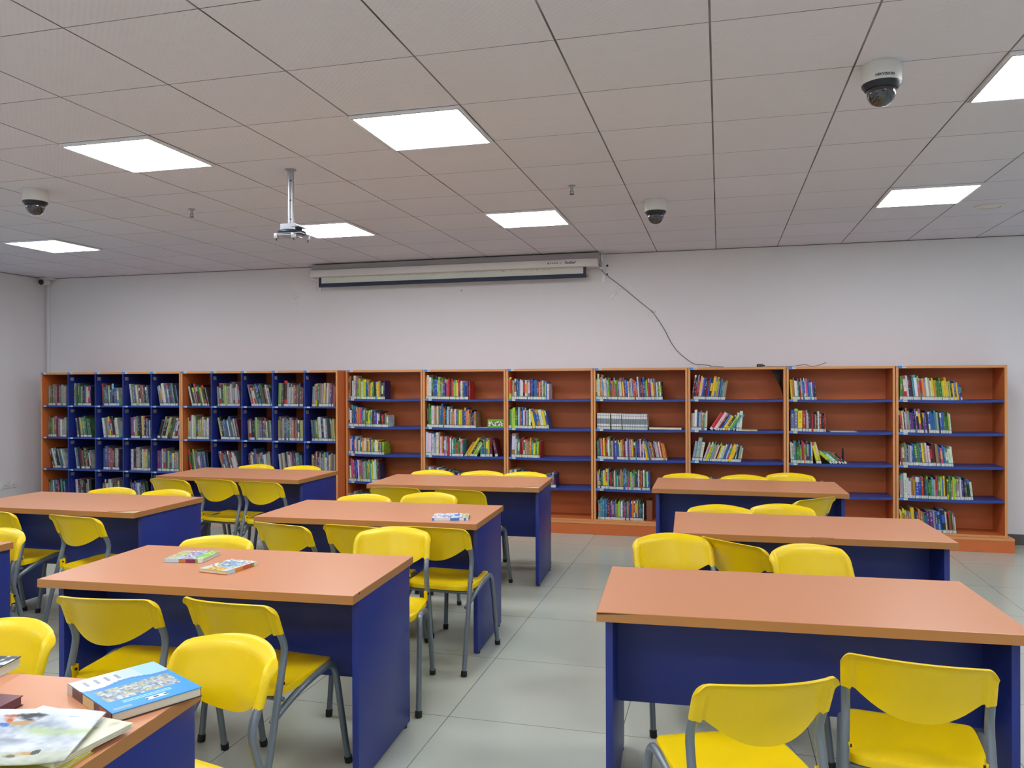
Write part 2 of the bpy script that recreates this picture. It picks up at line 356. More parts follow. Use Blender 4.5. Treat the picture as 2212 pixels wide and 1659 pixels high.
CL = {
'R1a': 'yellow chair turned askew before the lower right desk, lower of the two',
'R1b': 'yellow chair pulled up square to the lower right desk, rightmost one',
'M1a': 'yellow chair seen from behind at the left end of the two-comics desk',
'M1b': 'yellow chair seen from behind at the right end of the two-comics desk',
'R2b': 'yellow chair turned sideways between two others behind the lower right desk',
'R1c': 'yellow chair facing us behind the left end of the lower right desk',
'R1d': 'yellow chair facing us behind the middle of the lower right desk',
'R2c': 'yellow chair back peeking over the left part of the middle right desk',
'R2d': 'yellow chair facing us behind the middle right desk, overlapping a turned chair',
'R3a': 'yellow chair turned sideways tucked at the farthest right desk',
'R3c': 'yellow chair back just showing over the left end of the farthest right desk',
'R3d': 'yellow chair back barely showing over the middle of the farthest right desk',
'R3e': 'yellow chair pushed back behind the farthest right desk, standing clear of it',
'M3c': 'yellow chair back behind the left part of the farthest centre desk',
'M3d': 'yellow chair back behind the middle of the farthest centre desk',
'M3e': 'yellow chair back behind the right end of the farthest centre desk',
'M3a': 'yellow chair seen from behind at the left front of the farthest centre desk',
'M3b': 'yellow chair seen from behind at the right front of the farthest centre desk',
'M2c': 'yellow chair arched top behind the left part of the one-book centre desk',
'M2d': 'yellow chair facing us, turned slightly, behind the one-book centre desk',
'M2a': 'yellow chair seen from behind at the left front of the one-book centre desk',
'M2b': 'yellow chair seen from behind at the middle front of the one-book centre desk',
'A': 'yellow chair seen from behind at the right front of the one-book centre desk',
'B': 'yellow chair facing us behind the right end of the two-comics desk',
'M1c': 'yellow chair arched top behind the two comic books on the near desk',
'L3a': 'left of three yellow chairs tucked at the farthest left desk',
'L3b': 'middle of three yellow chairs tucked at the farthest left desk',
'L3c': 'right of three yellow chairs tucked at the farthest left desk',
'L3d': 'left yellow chair top showing behind the farthest left desk',
'L3e': 'right yellow chair top showing behind the farthest left desk',
'L2c': 'left yellow chair top behind the empty desk at the left edge',
'L2d': 'right yellow chair top behind the empty desk at the left edge',
'L2a': 'yellow chair cut by the left edge, tucked at the empty left desk',
'L2b': 'yellow chair at the right front of the empty left edge desk',
'Yc': 'yellow chair corner showing above the desk end at the left edge',
'M0c': 'yellow chair facing us behind the book strewn desk, cut by left edge',
'M0d': 'big yellow chair facing us behind the blue hardback on the near desk'}
CHAIRS = [('R1a', 0.153, 2.131, 23.0), ('R1b', 0.526, 2.375, -8.3), ('M1a', -2.19, 2.374, 5.5), ('M1b', -1.74, 2.443, -6.0), ('R2b', 0.007, 3.983, -40.0),
 ('R1c', -0.254, 4.087, 198.0), ('R1d', 0.359, 3.958, 208.0), ('R2c', -0.004, 5.108, 181.0), ('R2d', 0.364, 5.226, 185.0),
 ('R3a', 0.671, 5.599, 45.0), ('R3c', -0.274, 6.798, 180.0), ('R3d', 0.19, 6.798, 182.0), ('R3e', 0.563, 7.017, 180.0), ('M3c', -2.432, 6.583, 182.0),
 ('M3d', -1.987, 6.613, 184.0), ('M3e', -1.605, 6.613, 182.0), ('M3a', -2.351, 5.438, 2.0), ('M3b', -1.85, 5.418, -7.4),
 ('M2c', -2.352, 5.043, 183.0), ('M2d', -1.958, 5.231, 188.0), ('M2a', -2.399, 3.887, -13.5), ('M2b', -1.954, 3.925, -5.1),
 ('A', -1.506, 3.977, -2.0), ('B', -1.674, 3.93, 192.0), ('M1c', -2.426, 3.508, 184.0), ('L3a', -4.386, 5.5, -8.0), ('L3b', -4.003, 5.571, -6.0),
 ('L3c', -3.547, 5.508, -5.0), ('L3d', -4.215, 6.658, 180.0), ('L3e', -3.734, 6.658, 180.0), ('L2c', -4.318, 4.943, 185.0),
 ('L2d', -3.854, 4.943, 185.0), ('L2a', -4.4, 3.855, 0.0), ('L2b', -3.735, 3.829, -7.4), ('Yc', -3.707, 3.405, 185.0), ('M0c', -2.225, 2.1, 184.0),
 ('M0d', -1.398, 2.125, 167.0)]
for i, (k, x, y, a) in enumerate(CHAIRS):
    c = chair0 if i == 0 else copy_tree(chair0)
    c.location = (x, y, 0); c.rotation_euler = (0, 0, R(a)); tag(c, CL[k], 'chair', 'yellow stacking chairs around the desks')

# ------------------------------------------------------------------ bookcases
ORD = ['first', 'second', 'third', 'fourth', 'fifth', 'sixth', 'seventh', 'eighth', 'ninth', 'tenth', 'eleventh', 'twelfth', 'thirteenth', 'fourteenth', 'fifteenth', 'sixteenth', 'seventeenth', 'eighteenth', 'nineteenth', 'twentieth']
def ordn(n):
    if n <= 20: return ORD[n-1]
    T = {2: 'twent', 3: 'thirt', 4: 'fort', 5: 'fift', 6: 'sixt'}[n//10]
    return T+'ieth' if n % 10 == 0 else T+'y-'+ORD[n % 10-1]
OX = [-4.022, -3.108, -2.176, -1.252, -.306, .619, 1.586, 2.513]
YF, YB = 8.05, 8.395
SZ = [1.378, 1.073, .768, .464, .147]      # tops of the shelves, then the bottom board
SAG = .007
def sag(x, a, b):
    u = (x-a)/(b-a)*2-1; return -SAG*max(0, 1-u*u)
def sticker(parent, x, y, z, wl=.075, h=.020):
    q = MB(); q.box((x, y-.0015, z-h), (x+wl*.55, y, z), mi=0); q.box((x+wl*.55, y-.0015, z-h), (x+wl, y, z), mi=1)
    q.box((x+wl*.62, y-.002, z-h*.55), (x+wl*.93, y-.0014, z-h*.35), mi=2)
    return q.obj('shelf_label', [M_stk, M_stw, M_dark], parent)
PL = ['first open bookcase', 'second open bookcase', 'third open bookcase', 'fourth open bookcase', 'fifth open bookcase', 'sixth open bookcase', 'seventh open bookcase']
desc = ['beside the compartmented ones', 'holding a small green box', 'below the left part of the screen cable gap', 'with the set of matching white books', 'with the loose black sheet inside', 'with a fan of fallen books', 'at the right end of the row']
desc[2] = 'under the rolled screen'
for i in range(7):
    a, b = OX[i]+.003, OX[i+1]-.003
    t = empty('bookcase', ((a+b)/2, (YF+YB)/2, 0)); ox, oy = (a+b)/2, (YF+YB)/2
    T = lambda x, y, z: (x-ox, y-oy, z)
    def B(name, p, q_, m, par=None, **k): return bx(name, T(*p), T(*q_), m, par or t, **k)
    th = .021
    for s in (a, b-th):
        p = B('side_panel', (s, YF+.001, .13), (s+th, YB, 1.668), M_org); B('edge_band', (s, YF, .13), (s+th, YF+.0009, 1.668), M_orgE, p)
    p = B('top_panel', (a, YF+.001, 1.669), (b, YB, 1.692), M_org); B('edge_band', (a, YF, 1.669), (b, YF+.0009, 1.692), M_orgE, p); sticker(p, a+.012-ox, YF-oy, 1.692)
    B('back_panel', (a+th, YB-.012, .147), (b-th, YB, 1.668), M_org)
    p = B('bottom_board', (a+th, YF+.001, .131), (b-th, YB-.012, .147), M_org); B('edge_band', (a+th, YF, .131), (b-th, YF+.0009, .147), M_orgE, p)
    for z in SZ[:4]:
        q = MB(); n = 16; A, E = a+th+.001, b-th-.001; rows = []
        for k in range(n+1):
            x = A+(E-A)*k/n; zz = z+sag(x, a+th, b-th)
            rows.append([T(x, YF+.006, zz), T(x, YF+.006, zz-.024), T(x, YB-.013, zz-.024), T(x, YB-.013, zz)])
        q.grid(rows, closed_v=True); q.face(rows[0]); q.face(rows[-1][::-1])
        p = q.obj('shelf', M_bshelf, t); 
        if not (i in (4, 5) and z < .5): sticker(p, a+th+.002-ox, YF+.0055-oy, z-.001)
    xr = b+(.042 if i == 6 else .003)
    p = B('plinth', (a-.003, 8.003, .001), (xr, YB, .109), M_org); B('plinth_cap', (a-.003, 8.0, .1095), (xr, YB, .1295), M_orgE, p)
    tag(t, 'orange open bookcase, %s from the left, %s' % (ORD[i], desc[i]), 'bookcase', 'open orange bookcases along the back wall')
# two compartmented bookcases
GXS = [(-8.0, -6.022), (-6.018, -4.036)]; GF, GB = 7.885, 8.395; GZ = [1.292, .909, .526, .143]
for i, (a, b) in enumerate(GXS):
    t = empty('bookcase', ((a+b)/2, (GF+GB)/2, 0)); ox, oy = (a+b)/2, (GF+GB)/2; T = lambda x, y, z: (x-ox, y-oy, z)
    def B(name, p, q_, m, par=None, **k): return bx(name, T(*p), T(*q_), m, par or t, **k)
    th = .02; cw = (b-a-th)/5
    for s in (a, b-th):
        p = B('side_panel', (s, GF+.001, .09), (s+th, GB, 1.667), M_org); B('edge_band', (s, GF, .09), (s+th, GF+.0009, 1.667), M_orgE, p)
    p = B('top_panel', (a, GF+.001, 1.668), (b, GB, 1.69), M_org); B('edge_band', (a, GF, 1.668), (b, GF+.0009, 1.69), M_orgE, p)
    for c in range(5): sticker(p, a+c*cw-ox+.002, GF-oy, 1.69)
    B('back_panel', (a+th, GB-.012, .1), (b-th, GB, 1.667), M_org)
    p = B('plinth', (a, GF-.03, .001), (b, GB, .089), M_org)
    for c in range(1, 5):
        d = B('divider', (a+c*cw, GF+.004, .13), (a+c*cw+.018, GB-.013, 1.667), M_blue)
        for z in GZ:
            B('number_sticker', (a+c*cw+.0181, GF+.03, z+.30), (a+c*cw+.0188, GF+.085, z+.34), M_stg, d)
    for z in GZ:
        for c in range(5):
            A = a+c*cw+(th if c == 0 else .018)+.0005; E = a+(c+1)*cw-.0005
            p = B('shelf', (A, GF+.002, z-.017), (E, GB-.013, z), M_bshelf); sticker(p, A-ox-.012, GF+.0015-oy, z, .07, .017)
    tag(t, ['compartmented bookcase with blue dividers in the left corner of the room', 'compartmented bookcase with blue dividers beside the open bookcases'][i], 'bookcase', 'compartmented bookcases with blue dividers')

# ------------------------------------------------------------------ books on the shelves
PAL = dict(d='6a6fa8', w='cfd0cb', c='d3cba8', e='9a9c9c', k='23262b', n='23264f', b='2f57a5', s='6fa3d6', t='3c8a96', g='3f7f3a', l='9fc02f', y='dcc21e', o='cf7f2b', r='b52b2b', p='b9447a', v='5b3b83', m='5c1f2e', a='9b7a55')
PAL = {k: hexc(v) for k, v in PAL.items()}
CN = dict(d='lilac blue', w='white', c='cream', e='grey', k='black', n='navy', b='blue', s='sky blue', t='teal', g='green', l='lime', y='yellow', o='orange', r='red', p='pink', v='purple', m='maroon', a='brown')
def var(c, k, rnd): return tuple(max(0, min(1, v*(1+rnd.uniform(-k, k)))) for v in c)
LINE = dict(g=hexc('3c6b22'), k=hexc('14181a'), b=hexc('20406f'), w=hexc('7d6f72'))
def book_mb(w, h, d, ch, line, rnd, style=None, dim=1.0):
    q = MB(); base = var(PAL[ch.lower()], .22, rnd)
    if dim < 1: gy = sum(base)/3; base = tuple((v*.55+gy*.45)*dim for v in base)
    pg = hexc('cdc5b4'); bd = min(.0025, w*.22)
    lbl = hexc('cfd2cc'); z1 = .026; z2 = z1+.006
    x = [0, w*.3, w*.7, w]; r = w*.12
    def strip(za, zb, cols):
        for k in range(3):
            ya = r if k == 0 else 0; yb = r if k == 2 else 0
            q.face([(x[k], ya, za), (x[k+1], yb, za), (x[k+1], yb, zb), (x[k], ya, zb)], cols[k])
    if style == 'set':
        wc = hexc('e2e4e4'); gb = hexc('7d8894')
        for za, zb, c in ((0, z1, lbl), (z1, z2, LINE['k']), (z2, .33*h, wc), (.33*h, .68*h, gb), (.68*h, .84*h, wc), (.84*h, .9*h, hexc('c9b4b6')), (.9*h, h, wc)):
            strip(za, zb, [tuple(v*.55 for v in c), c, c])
        strip2 = [(.37*h, .64*h)]
    else:
        has = rnd.random() < .86
        if has: strip(0, z1, [lbl]*3); strip(z1, z2, [LINE[line]]*3)
        z = z2 if has else 0
        if not has: strip(0, .0001, [base]*3); z = .0001
        if z > h*.5: z = h*.3
        con = PAL['w'] if sum(base) < .9 else rnd.choice([PAL['k'], PAL['b'], PAL['r'], PAL['g']]); con = tuple(x_*.5+y_*.5 for x_, y_ in zip(var(con, .2, rnd), base))
        alt = var(rnd.choice(list(PAL.values())), .2, rnd) if rnd.random() < .35 else base
        za = z+(h-z)*rnd.uniform(.15, .35); zb = z+(h-z)*rnd.uniform(.72, .92)
        strip(z, za, [alt if rnd.random() < .5 else base]*3)
        n = rnd.choice([4, 5, 6, 7, 9]); st = (zb-za)/n
        mark = rnd.random() < .6
        for k in range(n):
            on = mark and rnd.random() < .6; a_, b_ = za+k*st, za+(k+1)*st; g_ = st*.25
            strip(a_, a_+g_, [base]*3); strip(a_+g_, b_, [base, con if on else base, base])
        strip(zb, h, [alt]*3)
    sc = var(base, .15, rnd)
    # boards with a loosely patterned right cover
    n = 5
    for i in range(n):
        for j in range(n):
            cc = var(base, .35, rnd)
            q.face([(w, r+(d-r)*i/n, h*j/n), (w, r+(d-r)*(i+1)/n, h*j/n), (w, r+(d-r)*(i+1)/n, h*(j+1)/n), (w, r+(d-r)*i/n, h*(j+1)/n)], cc)
    q.face([(0, d, 0), (0, r, 0), (0, r, h), (0, d, h)], sc); q.face([(w, d, 0), (0, d, 0), (0, d, h), (w, d, h)], pg)
    q.face([(0, r, 0), (0, d, 0), (w, d, 0), (w, r, 0), (x[2], 0, 0), (x[1], 0, 0)], sc)
    q.face([(0, r, h), (x[1], 0, h), (x[1], r*1.2, h), (bd, r*1.2, h), (bd, d, h), (0, d, h)], sc)
    q.face([(w, r, h), (w, d, h), (w-bd, d, h), (w-bd, r*1.2, h), (x[2], r*1.2, h), (x[2], 0, h)], sc)
    q.face([(x[1], 0, h), (x[2], 0, h), (x[2], r*1.2, h), (x[1], r*1.2, h)], sc)
    q.face([(bd, r*1.2, h-.001), (w-bd, r*1.2, h-.001), (w-bd, d, h-.001), (bd, d, h-.001)], pg)
    return q
OPEN=[('g',
  [[(-4.013, -3.563, 'wkakwWtpgleywlytbaolggkkyYoakcn', 0.235, 0.19, 0)], [(-4.013, -3.524, 'weWktbBraopbtwagglytekvvbwcknrrnaw', 0.235, 0.145, 0)],
   [(-4.013, -3.579, 'oawbpwwgrwtcycwagyvlgwcykybl', 0.19, 0.14, 0)], [(-4.024, -3.612, 'awbwppvbbwvpeEgaytylwwgmn', 0.23, 0.235, -3)],
   [(-4.024, -3.734, 'awebpebwkbtworbn', 0.19, 0.18, 0)]]),
 ('g',
  [[(-3.081, -2.581, 'owWGbBwlgevkprmrtlywraWgbkbr', 0.24, 0.19, 0)], [(-3.07, -2.514, 'kggWcaacgbBgoktwbeaoWbgyYkbBooannra', 0.24, 0.175, 0)],
   [(-3.081, -2.937, 'wWwew', 0.24, 0.24, 0), (-2.932, -2.659, 'awobwerrwrwggrgrwt', 0.24, 0.18, 0), (-2.649, -2.509, 'yoYklwg', 0.2, 0.2, 32),
    (-2.468, -2.365, 'tbgyl', 0.19, 0.18, 0), (-2.36, -2.334, 'm', 0.185, 0.185, 0), (-2.299, -2.268, 'm', 0.2, 0.2, -12)],
   [(-3.091, -2.69, 'obwoawkwbtcprylgbaybkwl', 0.18, 0.13, 0)], []]),
 ('g',
  [[(-2.162, -1.718, 'llraokbtwWroewmbkBrlrwgybw', 0.22, 0.18, 0)],
   [(-2.152, -1.896, 'kglLgbwarbwvegwy', 0.22, 0.2, 0), (-1.891, -1.718, 'ybBwyb', 0.195, 0.195, -12)],
   [(-2.147, -1.817, 'nWwgwmrgoeaotyglr', 0.22, 0.18, 2)],
   [(-2.157, -1.856, 'gwyaaWkmgtbwlrgwkygbl', 0.18, 0.13, 0), (-1.846, -1.649, 'wagrnwkbglpn', 0.1, 0.15, 0)], []]),
 ('k',
  [[(-1.229, -1.158, 'cccoc', 0.24, 0.24, 0), (-1.153, -0.552, 'tWelgbraraglvwWrymBbwrewborobWbmrBtlrvpwyobwglk', 0.215, 0.2, -4)],
   [(-1.215, -1.082, 'WWWWWWWW', 0.16, 0.16, 0), (-1.068, -0.964, 'WWWWWW', 0.16, 0.16, -1), (-0.955, -0.703, 'WWWWWWWWWWWWWWW', 0.158, 0.158, -3)],
   [(-1.215, -0.722, 'tgboryreWgrevbBtwyorvwpvwaygmtvvbwewb', 0.2, 0.2, -2), (-0.717, -0.511, 'ylbanorkewpwroo', 0.2, 0.17, -11)],
   [(-1.219, -0.685, 'ewbkggywrekrmgcteklaaBlbpbleegvbwrokwgtcb', 0.19, 0.19, -1)],
   [(-1.21, -0.745, 'reTTtbmvpebgalewbpbgavbroryemgbkw', 0.19, 0.19, 0)]]),
 ('b',
  [[(-0.276, 0.049, 'mkrpywbnrbyYylebttea', 0.235, 0.2, 9)],
   [(-0.28, -0.124, 'ewWbeeatlw', 0.19, 0.18, 2), (-0.11, 0.136, 'RWmbykltt', 0.2, 0.18, 33), (0.154, 0.206, 'WW', 0.17, 0.17, 4)],
   [(-0.271, -0.173, 'eEw', 0.2, 0.2, 10), (-0.168, 0.128, 'wpylteewmywWbbwgYyk', 0.19, 0.18, 20), (0.128, 0.198, 'wkew', 0.17, 0.15, 10)],
   [(-0.276, 0.084, 'kemnrbkwgwyeWrkewbwlygrreb', 0.12, 0.13, 3)], []]),
 ('g',
  [[(0.665, 0.895, 'yoawwtmrebbwpbtwvbn', 0.215, 0.18, -4)],
   [(0.661, 0.728, 'DD', 0.2, 0.2, 0), (0.728, 0.77, 'Y', 0.19, 0.19, 0), (0.774, 0.978, 'Rewkmrnokwrkkr', 0.21, 0.17, -1)],
   [(0.661, 0.862, 'weegGglroggegbw', 0.2, 0.2, -2), (0.895, 0.941, 'yc', 0.2, 0.2, -14), (1.024, 1.184, 'ylwgrk', 0.17, 0.15, -48)],
   [(0.711, 0.954, 'kkykeebbwww', 0.12, 0.12, 3)], []]),
 ('w',
  [[(1.626, 1.653, 'g', 0.22, 0.22, 0), (1.657, 2.154, 'rWwmmtwwparoeWecyoggglyYclkybybt', 0.235, 0.17, -6)],
   [(1.626, 2.062, 'mrckweevvnvkykvvkbBbtekbbgglw', 0.22, 0.19, -5)],
   [(1.626, 1.74, 'mrwaebewb', 0.2, 0.19, -2), (1.744, 2.078, 'bGgbyawwrMabobtwww', 0.21, 0.18, -6)],
   [(1.626, 2.177, 'eEWwwoayBbrkbgggtergclbymggaleaewvk', 0.2, 0.2, -2), (2.181, 2.242, 'gkw', 0.2, 0.19, -6)],
   [(1.634, 2.101, 'yyaoaaYnboagbvVebkbBckrgaw', 0.2, 0.2, -5)]])]
GRID=[[(-7.971, -7.71, 'egapmaee', 0), (-7.662, -7.337, 'ogGgekbWcn', 0), (-7.176, -6.938, 'rgtblbnbw', -3), (-6.775, -6.51, 'wtobwamraktb', -7),
  (-6.42, -6.116, 'aoyWbewmbTkb', -10), (-5.997, -5.706, 'wkarmgygka', -14), (-5.638, -5.305, 'eWgvlyeeWeewwe', -3),
  (-5.203, -4.889, 'ekwwbBkgggkrwt', -14), (-4.813, -4.5, 'LgMewewpravgr', 2), (-4.397, -4.109, 'eergaeyowebrr', 3)],
 [(-7.971, -7.71, 'aglpmpwee', 0), (-7.662, -7.337, 'bkoyLgtg', -8), (-7.176, -6.938, 'waebekcw', -8), (-6.775, -6.51, 'rbwetkkYmkbw', -2),
  (-6.42, -6.116, 'kakyGgbwke', 16), (-5.997, -5.706, 'yeWlbelywew', 0), (-5.638, -5.305, 'yktbbwgBewkr', -12),
  (-5.203, -4.889, 'aWkkgleabrgrwge', -3), (-4.813, -4.5, 'yalebtgeorabgly', 0), (-4.397, -4.109, 'rtTlyWnbwebkaly', -4)],
 [(-7.971, -7.71, 'kaWkkntTw', -16), (-7.662, -7.337, 'ebkmrGgkw', -8), (-7.176, -6.938, 'bBprpkewv', 0), (-6.775, -6.51, 'wkEakwyyb', 0),
  (-6.42, -6.116, 'rvweblvwoe', 0), (-5.997, -5.706, 'gglbrwbbbk', -8), (-5.638, -5.305, 'yorbtbmgrwwwe', -16),
  (-5.203, -4.889, 'kywbBaevbwwaee', -8), (-4.813, -4.5, 'wawekewpvbetbt', -6), (-4.397, -4.109, 'yampvebelWbwoae', 0)],
 [(-7.971, -7.71, 'tTwbmrktnb', -4), (-7.662, -7.337, 'wmpknaek', -4), (-7.176, -6.938, 'orwWykgky', 0), (-6.775, -6.51, 'kbbwgvgk', -8),
  (-6.42, -6.116, 'eegkbgen', 0), (-5.997, -5.706, 'gbkrweb', 0), (-5.638, -5.305, 'kbwrtgr', 0), (-5.203, -4.889, 'kbwryae', 0),
  (-4.813, -4.5, 'bgeraeg', -4), (-4.397, -4.109, 'rbgaewb', -8)]]

books = []      # (rank, dict)
rnd = random.Random(11)
def lay(groups, z_of, ysp, line, where, vis, hmax, dmax):
    n_on = 0
    for gi, (xa, xb, cols, h0, h1, lean) in enumerate(groups):
        # lumpy widths: a capital is a thicker and taller book
        ws = [(1.55 if ch.isupper() else 1.0)*rnd.uniform(.7, 1.35) for ch in cols]
        if where[3] == 'set' and cols.startswith('WWW'): ws = [1.0]*len(cols)
        tot = sum(ws); cl = math.cos(R(abs(lean))); x = xa; n = len(cols)
        for k, ch in enumerate(cols):
            pitch = (xb-xa)*ws[k]/tot; wd = min(.055, pitch*cl*(.965 if len(cols) < 60 and not cols.startswith('WWW') else .93)); n_on += 1
            hh = h0+(h1-h0)*k/max(1, n-1)
            st = 'set' if where[3] == 'set' and cols.startswith('WWW') else None
            h = hh if st else min(hmax, hh*rnd.uniform(.86, 1.07)*(1.08 if ch.isupper() else 1))
            d = min(dmax, rnd.uniform(.15, .2)); la = lean+(rnd.uniform(-1.2, 1.2) if lean and not st else 0)*0
            xp = x+pitch if lean > 0 else x
            zz = z_of(xp)+.0006; yy = ysp+rnd.uniform(0, .016 if not st else .002)
            zc = .967*yy-.253*xp
            books.append(dict(rank=wd*h/zc**2*vis*(1.3 if ch.lower() in 'wy' else 1), w=wd, h=h, d=d, ch=ch, lean=lean, loc=(xp, yy, zz), line=line, st=st, where=where, n=n_on))
            x += pitch
for i, (line, rows) in enumerate(OPEN):
    a, b = OX[i]+.024, OX[i+1]-.024
    for j, groups in enumerate(rows):
        vis = [1, 1, 1, .55, .5][j]
        if i in (0, 1, 2) and j == 3: vis = .75 if i == 0 else .5
        if i in (3,) : vis = 1
        if i == 6: vis = 1 if j < 4 else .8
        z_of = (lambda x, a=a, b=b, z=SZ[j]: z+sag(x, a-.003, b+.003)) if j < 4 else (lambda x: SZ[4])
        lay(groups, z_of, YF+.012, line, ('shelf', j, i, 'set' if (i == 3 and j == 1) else ''), vis, .262, .3)
for r, row in enumerate(GRID):
    for c, (xa, xb, cols, lean) in enumerate(row):
        g, k = divmod(c, 5); a, b = GXS[g]; cw = (b-a-.02)/5; lo = a+k*cw+.022; hi = a+(k+1)*cw-.004
        xa = max(xa, lo); xb = min(xb, hi)
        hh = .245
        if lean < 0: pass
        # leaning rows must not pass through the divider
        if lean > 0: xb = min(xb, hi-hh*math.sin(R(lean)))
        if lean < 0: xa = max(xa, lo+hh*1.1*math.sin(R(-lean)))
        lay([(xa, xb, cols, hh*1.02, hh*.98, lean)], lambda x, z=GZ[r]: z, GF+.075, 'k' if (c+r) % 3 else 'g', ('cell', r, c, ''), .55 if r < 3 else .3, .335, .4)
books.sort(key=lambda d: -d['rank'])
rest = MB(); used = set()
SHN = ['top shelf', 'second shelf', 'third shelf', 'fourth shelf', 'bottom shelf']
for bi, d in enumerate(books):
    rr = random.Random(int(d['loc'][0]*7919+d['loc'][2]*104729))
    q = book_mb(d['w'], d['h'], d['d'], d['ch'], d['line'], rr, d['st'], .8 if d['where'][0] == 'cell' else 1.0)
    if d['lean'] > 0: q.xf(Matrix.Translation((-d['w'], 0, 0)))
    rot = Matrix.Rotation(R(d['lean']), 4, 'Y')
    if bi < 300:
        o = q.obj('book', M_print, None, merge=False); o.location = d['loc']; o.rotation_euler = (0, R(d['lean']), 0)
        kind, j, i, _ = d['where']; cn = CN[d['ch'].lower()]
        sz = 'tall ' if d['h'] > .225 else ('small ' if d['h'] < .165 else '')
        if kind == 'shelf':
            lb = '%s%s book, %s from left on %s, %s' % (sz, cn, ordn(d['n']), SHN[j], PL[i]); gp = 'books on the %s of the %s' % (SHN[j], PL[i])
        else:
            lb = '%s%s book, %s in the %s column, %s row of compartments' % (sz, cn, ordn(d['n']), ORD[i], ORD[j]); gp = 'books in the compartments'
        if d['st']: lb = 'book of the matching white set, %s from left on second shelf' % ordn(d['n'])
        tag(o, lb, 'book', gp)
    else:
        q.xf(Matrix.Translation(d['loc']) @ rot); rest.add(q)
tag(rest.obj('shelved_books', M_print, None, merge=False), 'the many thinner books filling the remaining places in the bookcases', 'books', kind='stuff')
# ------------------------------------------------------------------ other things on the shelves
def shz(i, j, x): return SZ[j]+sag(x, OX[i]+.024, OX[i+1]-.024) if j < 4 else SZ[4]
def bookend(i, j, x, c, label, h=.15):
    z = shz(i, j, x)+.0008; y = YF+.02; t = empty('bookend', (x, y, z))
    q = MB(); n = 10
    out = [(0, 0)]+[(0, h-.03)]+[(.03-.03*math.cos(a*math.pi/2/5), h-.03+.03*math.sin(a*math.pi/2/5)) for a in range(1, 6)]+[(.09, h)]+[(.09+.03*math.sin(a*math.pi/2/5), h-.03+.03*math.cos(a*math.pi/2/5)) for a in range(1, 6)]+[(.12, 0)]
    q.face([(0, p[0], p[1]) for p in out]); q.face([(.0022, p[0], p[1]) for p in out][::-1])
    q.grid([[(0, p[0], p[1]), (.0022, p[0], p[1])] for p in out], closed_u=True)
    m = mat('bookend_'+c, hexc(dict(violet='3b3565', navy='2a2f66')[c]), .4)
    q.obj('plate', m, t); bx('foot_plate', (-.05, .02, 0), (-.0005, .1, .0016), m, t)
    return tag(t, label, 'bookend')
bookend(2, 2, -1.823, 'violet', 'purple metal bookend on the third shelf of the third open bookcase')
bookend(5, 2, 1.135, 'navy', 'lone dark blue bookend on the third shelf of the sixth bookcase')
# green tin leaning against the back of the second open bookcase
def carton(i, j, x, y, z, sx, sy, sz, fn, name, label, cat, rz=0.0, n=(12, 8)):
    q = MB(); N, Mm = n
    for a in range(N):
        for b in range(Mm):
            u0, u1, v0, v1 = a/N, (a+1)/N, b/Mm, (b+1)/Mm
            q.face([(sx*u0, 0, sz*v0), (sx*u1, 0, sz*v0), (sx*u1, 0, sz*v1), (sx*u0, 0, sz*v1)], fn((u0+u1)/2, (v0+v1)/2))
    q.box((0, 0, 0), (sx, sy, sz), c=fn(.02, .02), sides='xXYzZ')
    o = q.obj(name, M_print, None); o.location = (x, y, z); o.rotation_euler = (0, 0, rz); return tag(o, label, cat)
rg = random.Random(4)
GRN = hexc('6aa832')
def tinf(u, v):
    if .08 < u < .95 and .25 < v < .75:
        return rg.choice([hexc('d9dcd2'), hexc('d9dcd2'), hexc('8a5a4c'), hexc('b9c7a0'), hexc('3d5d2a')])
    return GRN
carton(1, 1, -2.385, 8.075, shz(1, 1, -2.3)+.001, .178, .03, .088, tinf, 'card_box', 'small green patterned box at the right end of the second shelf', 'box', n=(18, 9))
q = MB(); q.box((0, 0, 0), (.24, .14, .0012)); o = q.obj('paper_sheet', mat('paper', hexc('c9cabf'), .7)); o.location = (-2.62, 8.045, shz(1, 1, -2.5)+.0015); o.rotation_euler = (0, 0, R(14)); tag(o, 'loose paper sheet sticking out under the small green box', 'paper')
def flat_book(x, y, z, w, d, th, cc, label, rz=0.0, name='book', cat='book'):
    t = empty(name, (x, y, z), rz); bt = min(.002, th*.25)
    q = MB(); q.box((0, 0, 0), (w, d, bt), c=cc); q.box((0, 0, th-bt), (w, d, th), c=cc); q.box((0, 0, bt), (.002, d, th-bt), c=cc); q.obj('cover', M_print, t)
    bx('pages', (.002, .003, bt), (w-.004, d-.003, th-bt), mat('page_block', hexc('d8ceb4'), .8), t)
    return tag(t, label, cat)
flat_book(-.69, YF+.004, shz(3, 1, -.5)+.003, .325, .23, .025, hexc('7a2f22'), 'thick red covered book lying flat beside the matching white set', R(.6))
flat_book(.205, YF+.012, shz(4, 1, .25)+.001, .15, .2, .010, hexc('c9b9a5'), 'thin pale book lying flat on the second shelf of the fifth bookcase', R(-1))
flat_book(1.02, YF+.004, shz(5, 1, 1.05)+.001, .235, .17, .006, hexc('cfd0c6'), 'thin white booklet lying flat on the second shelf of the sixth bookcase', R(2))
carton(3, 4, -.718, YF+.03, SZ[4]+.001, .055, .2, .205, lambda u, v: hexc('7d4a38'), 'file_box', 'brown file box after the books on the bottom shelf, fourth bookcase', 'box', n=(3, 5))
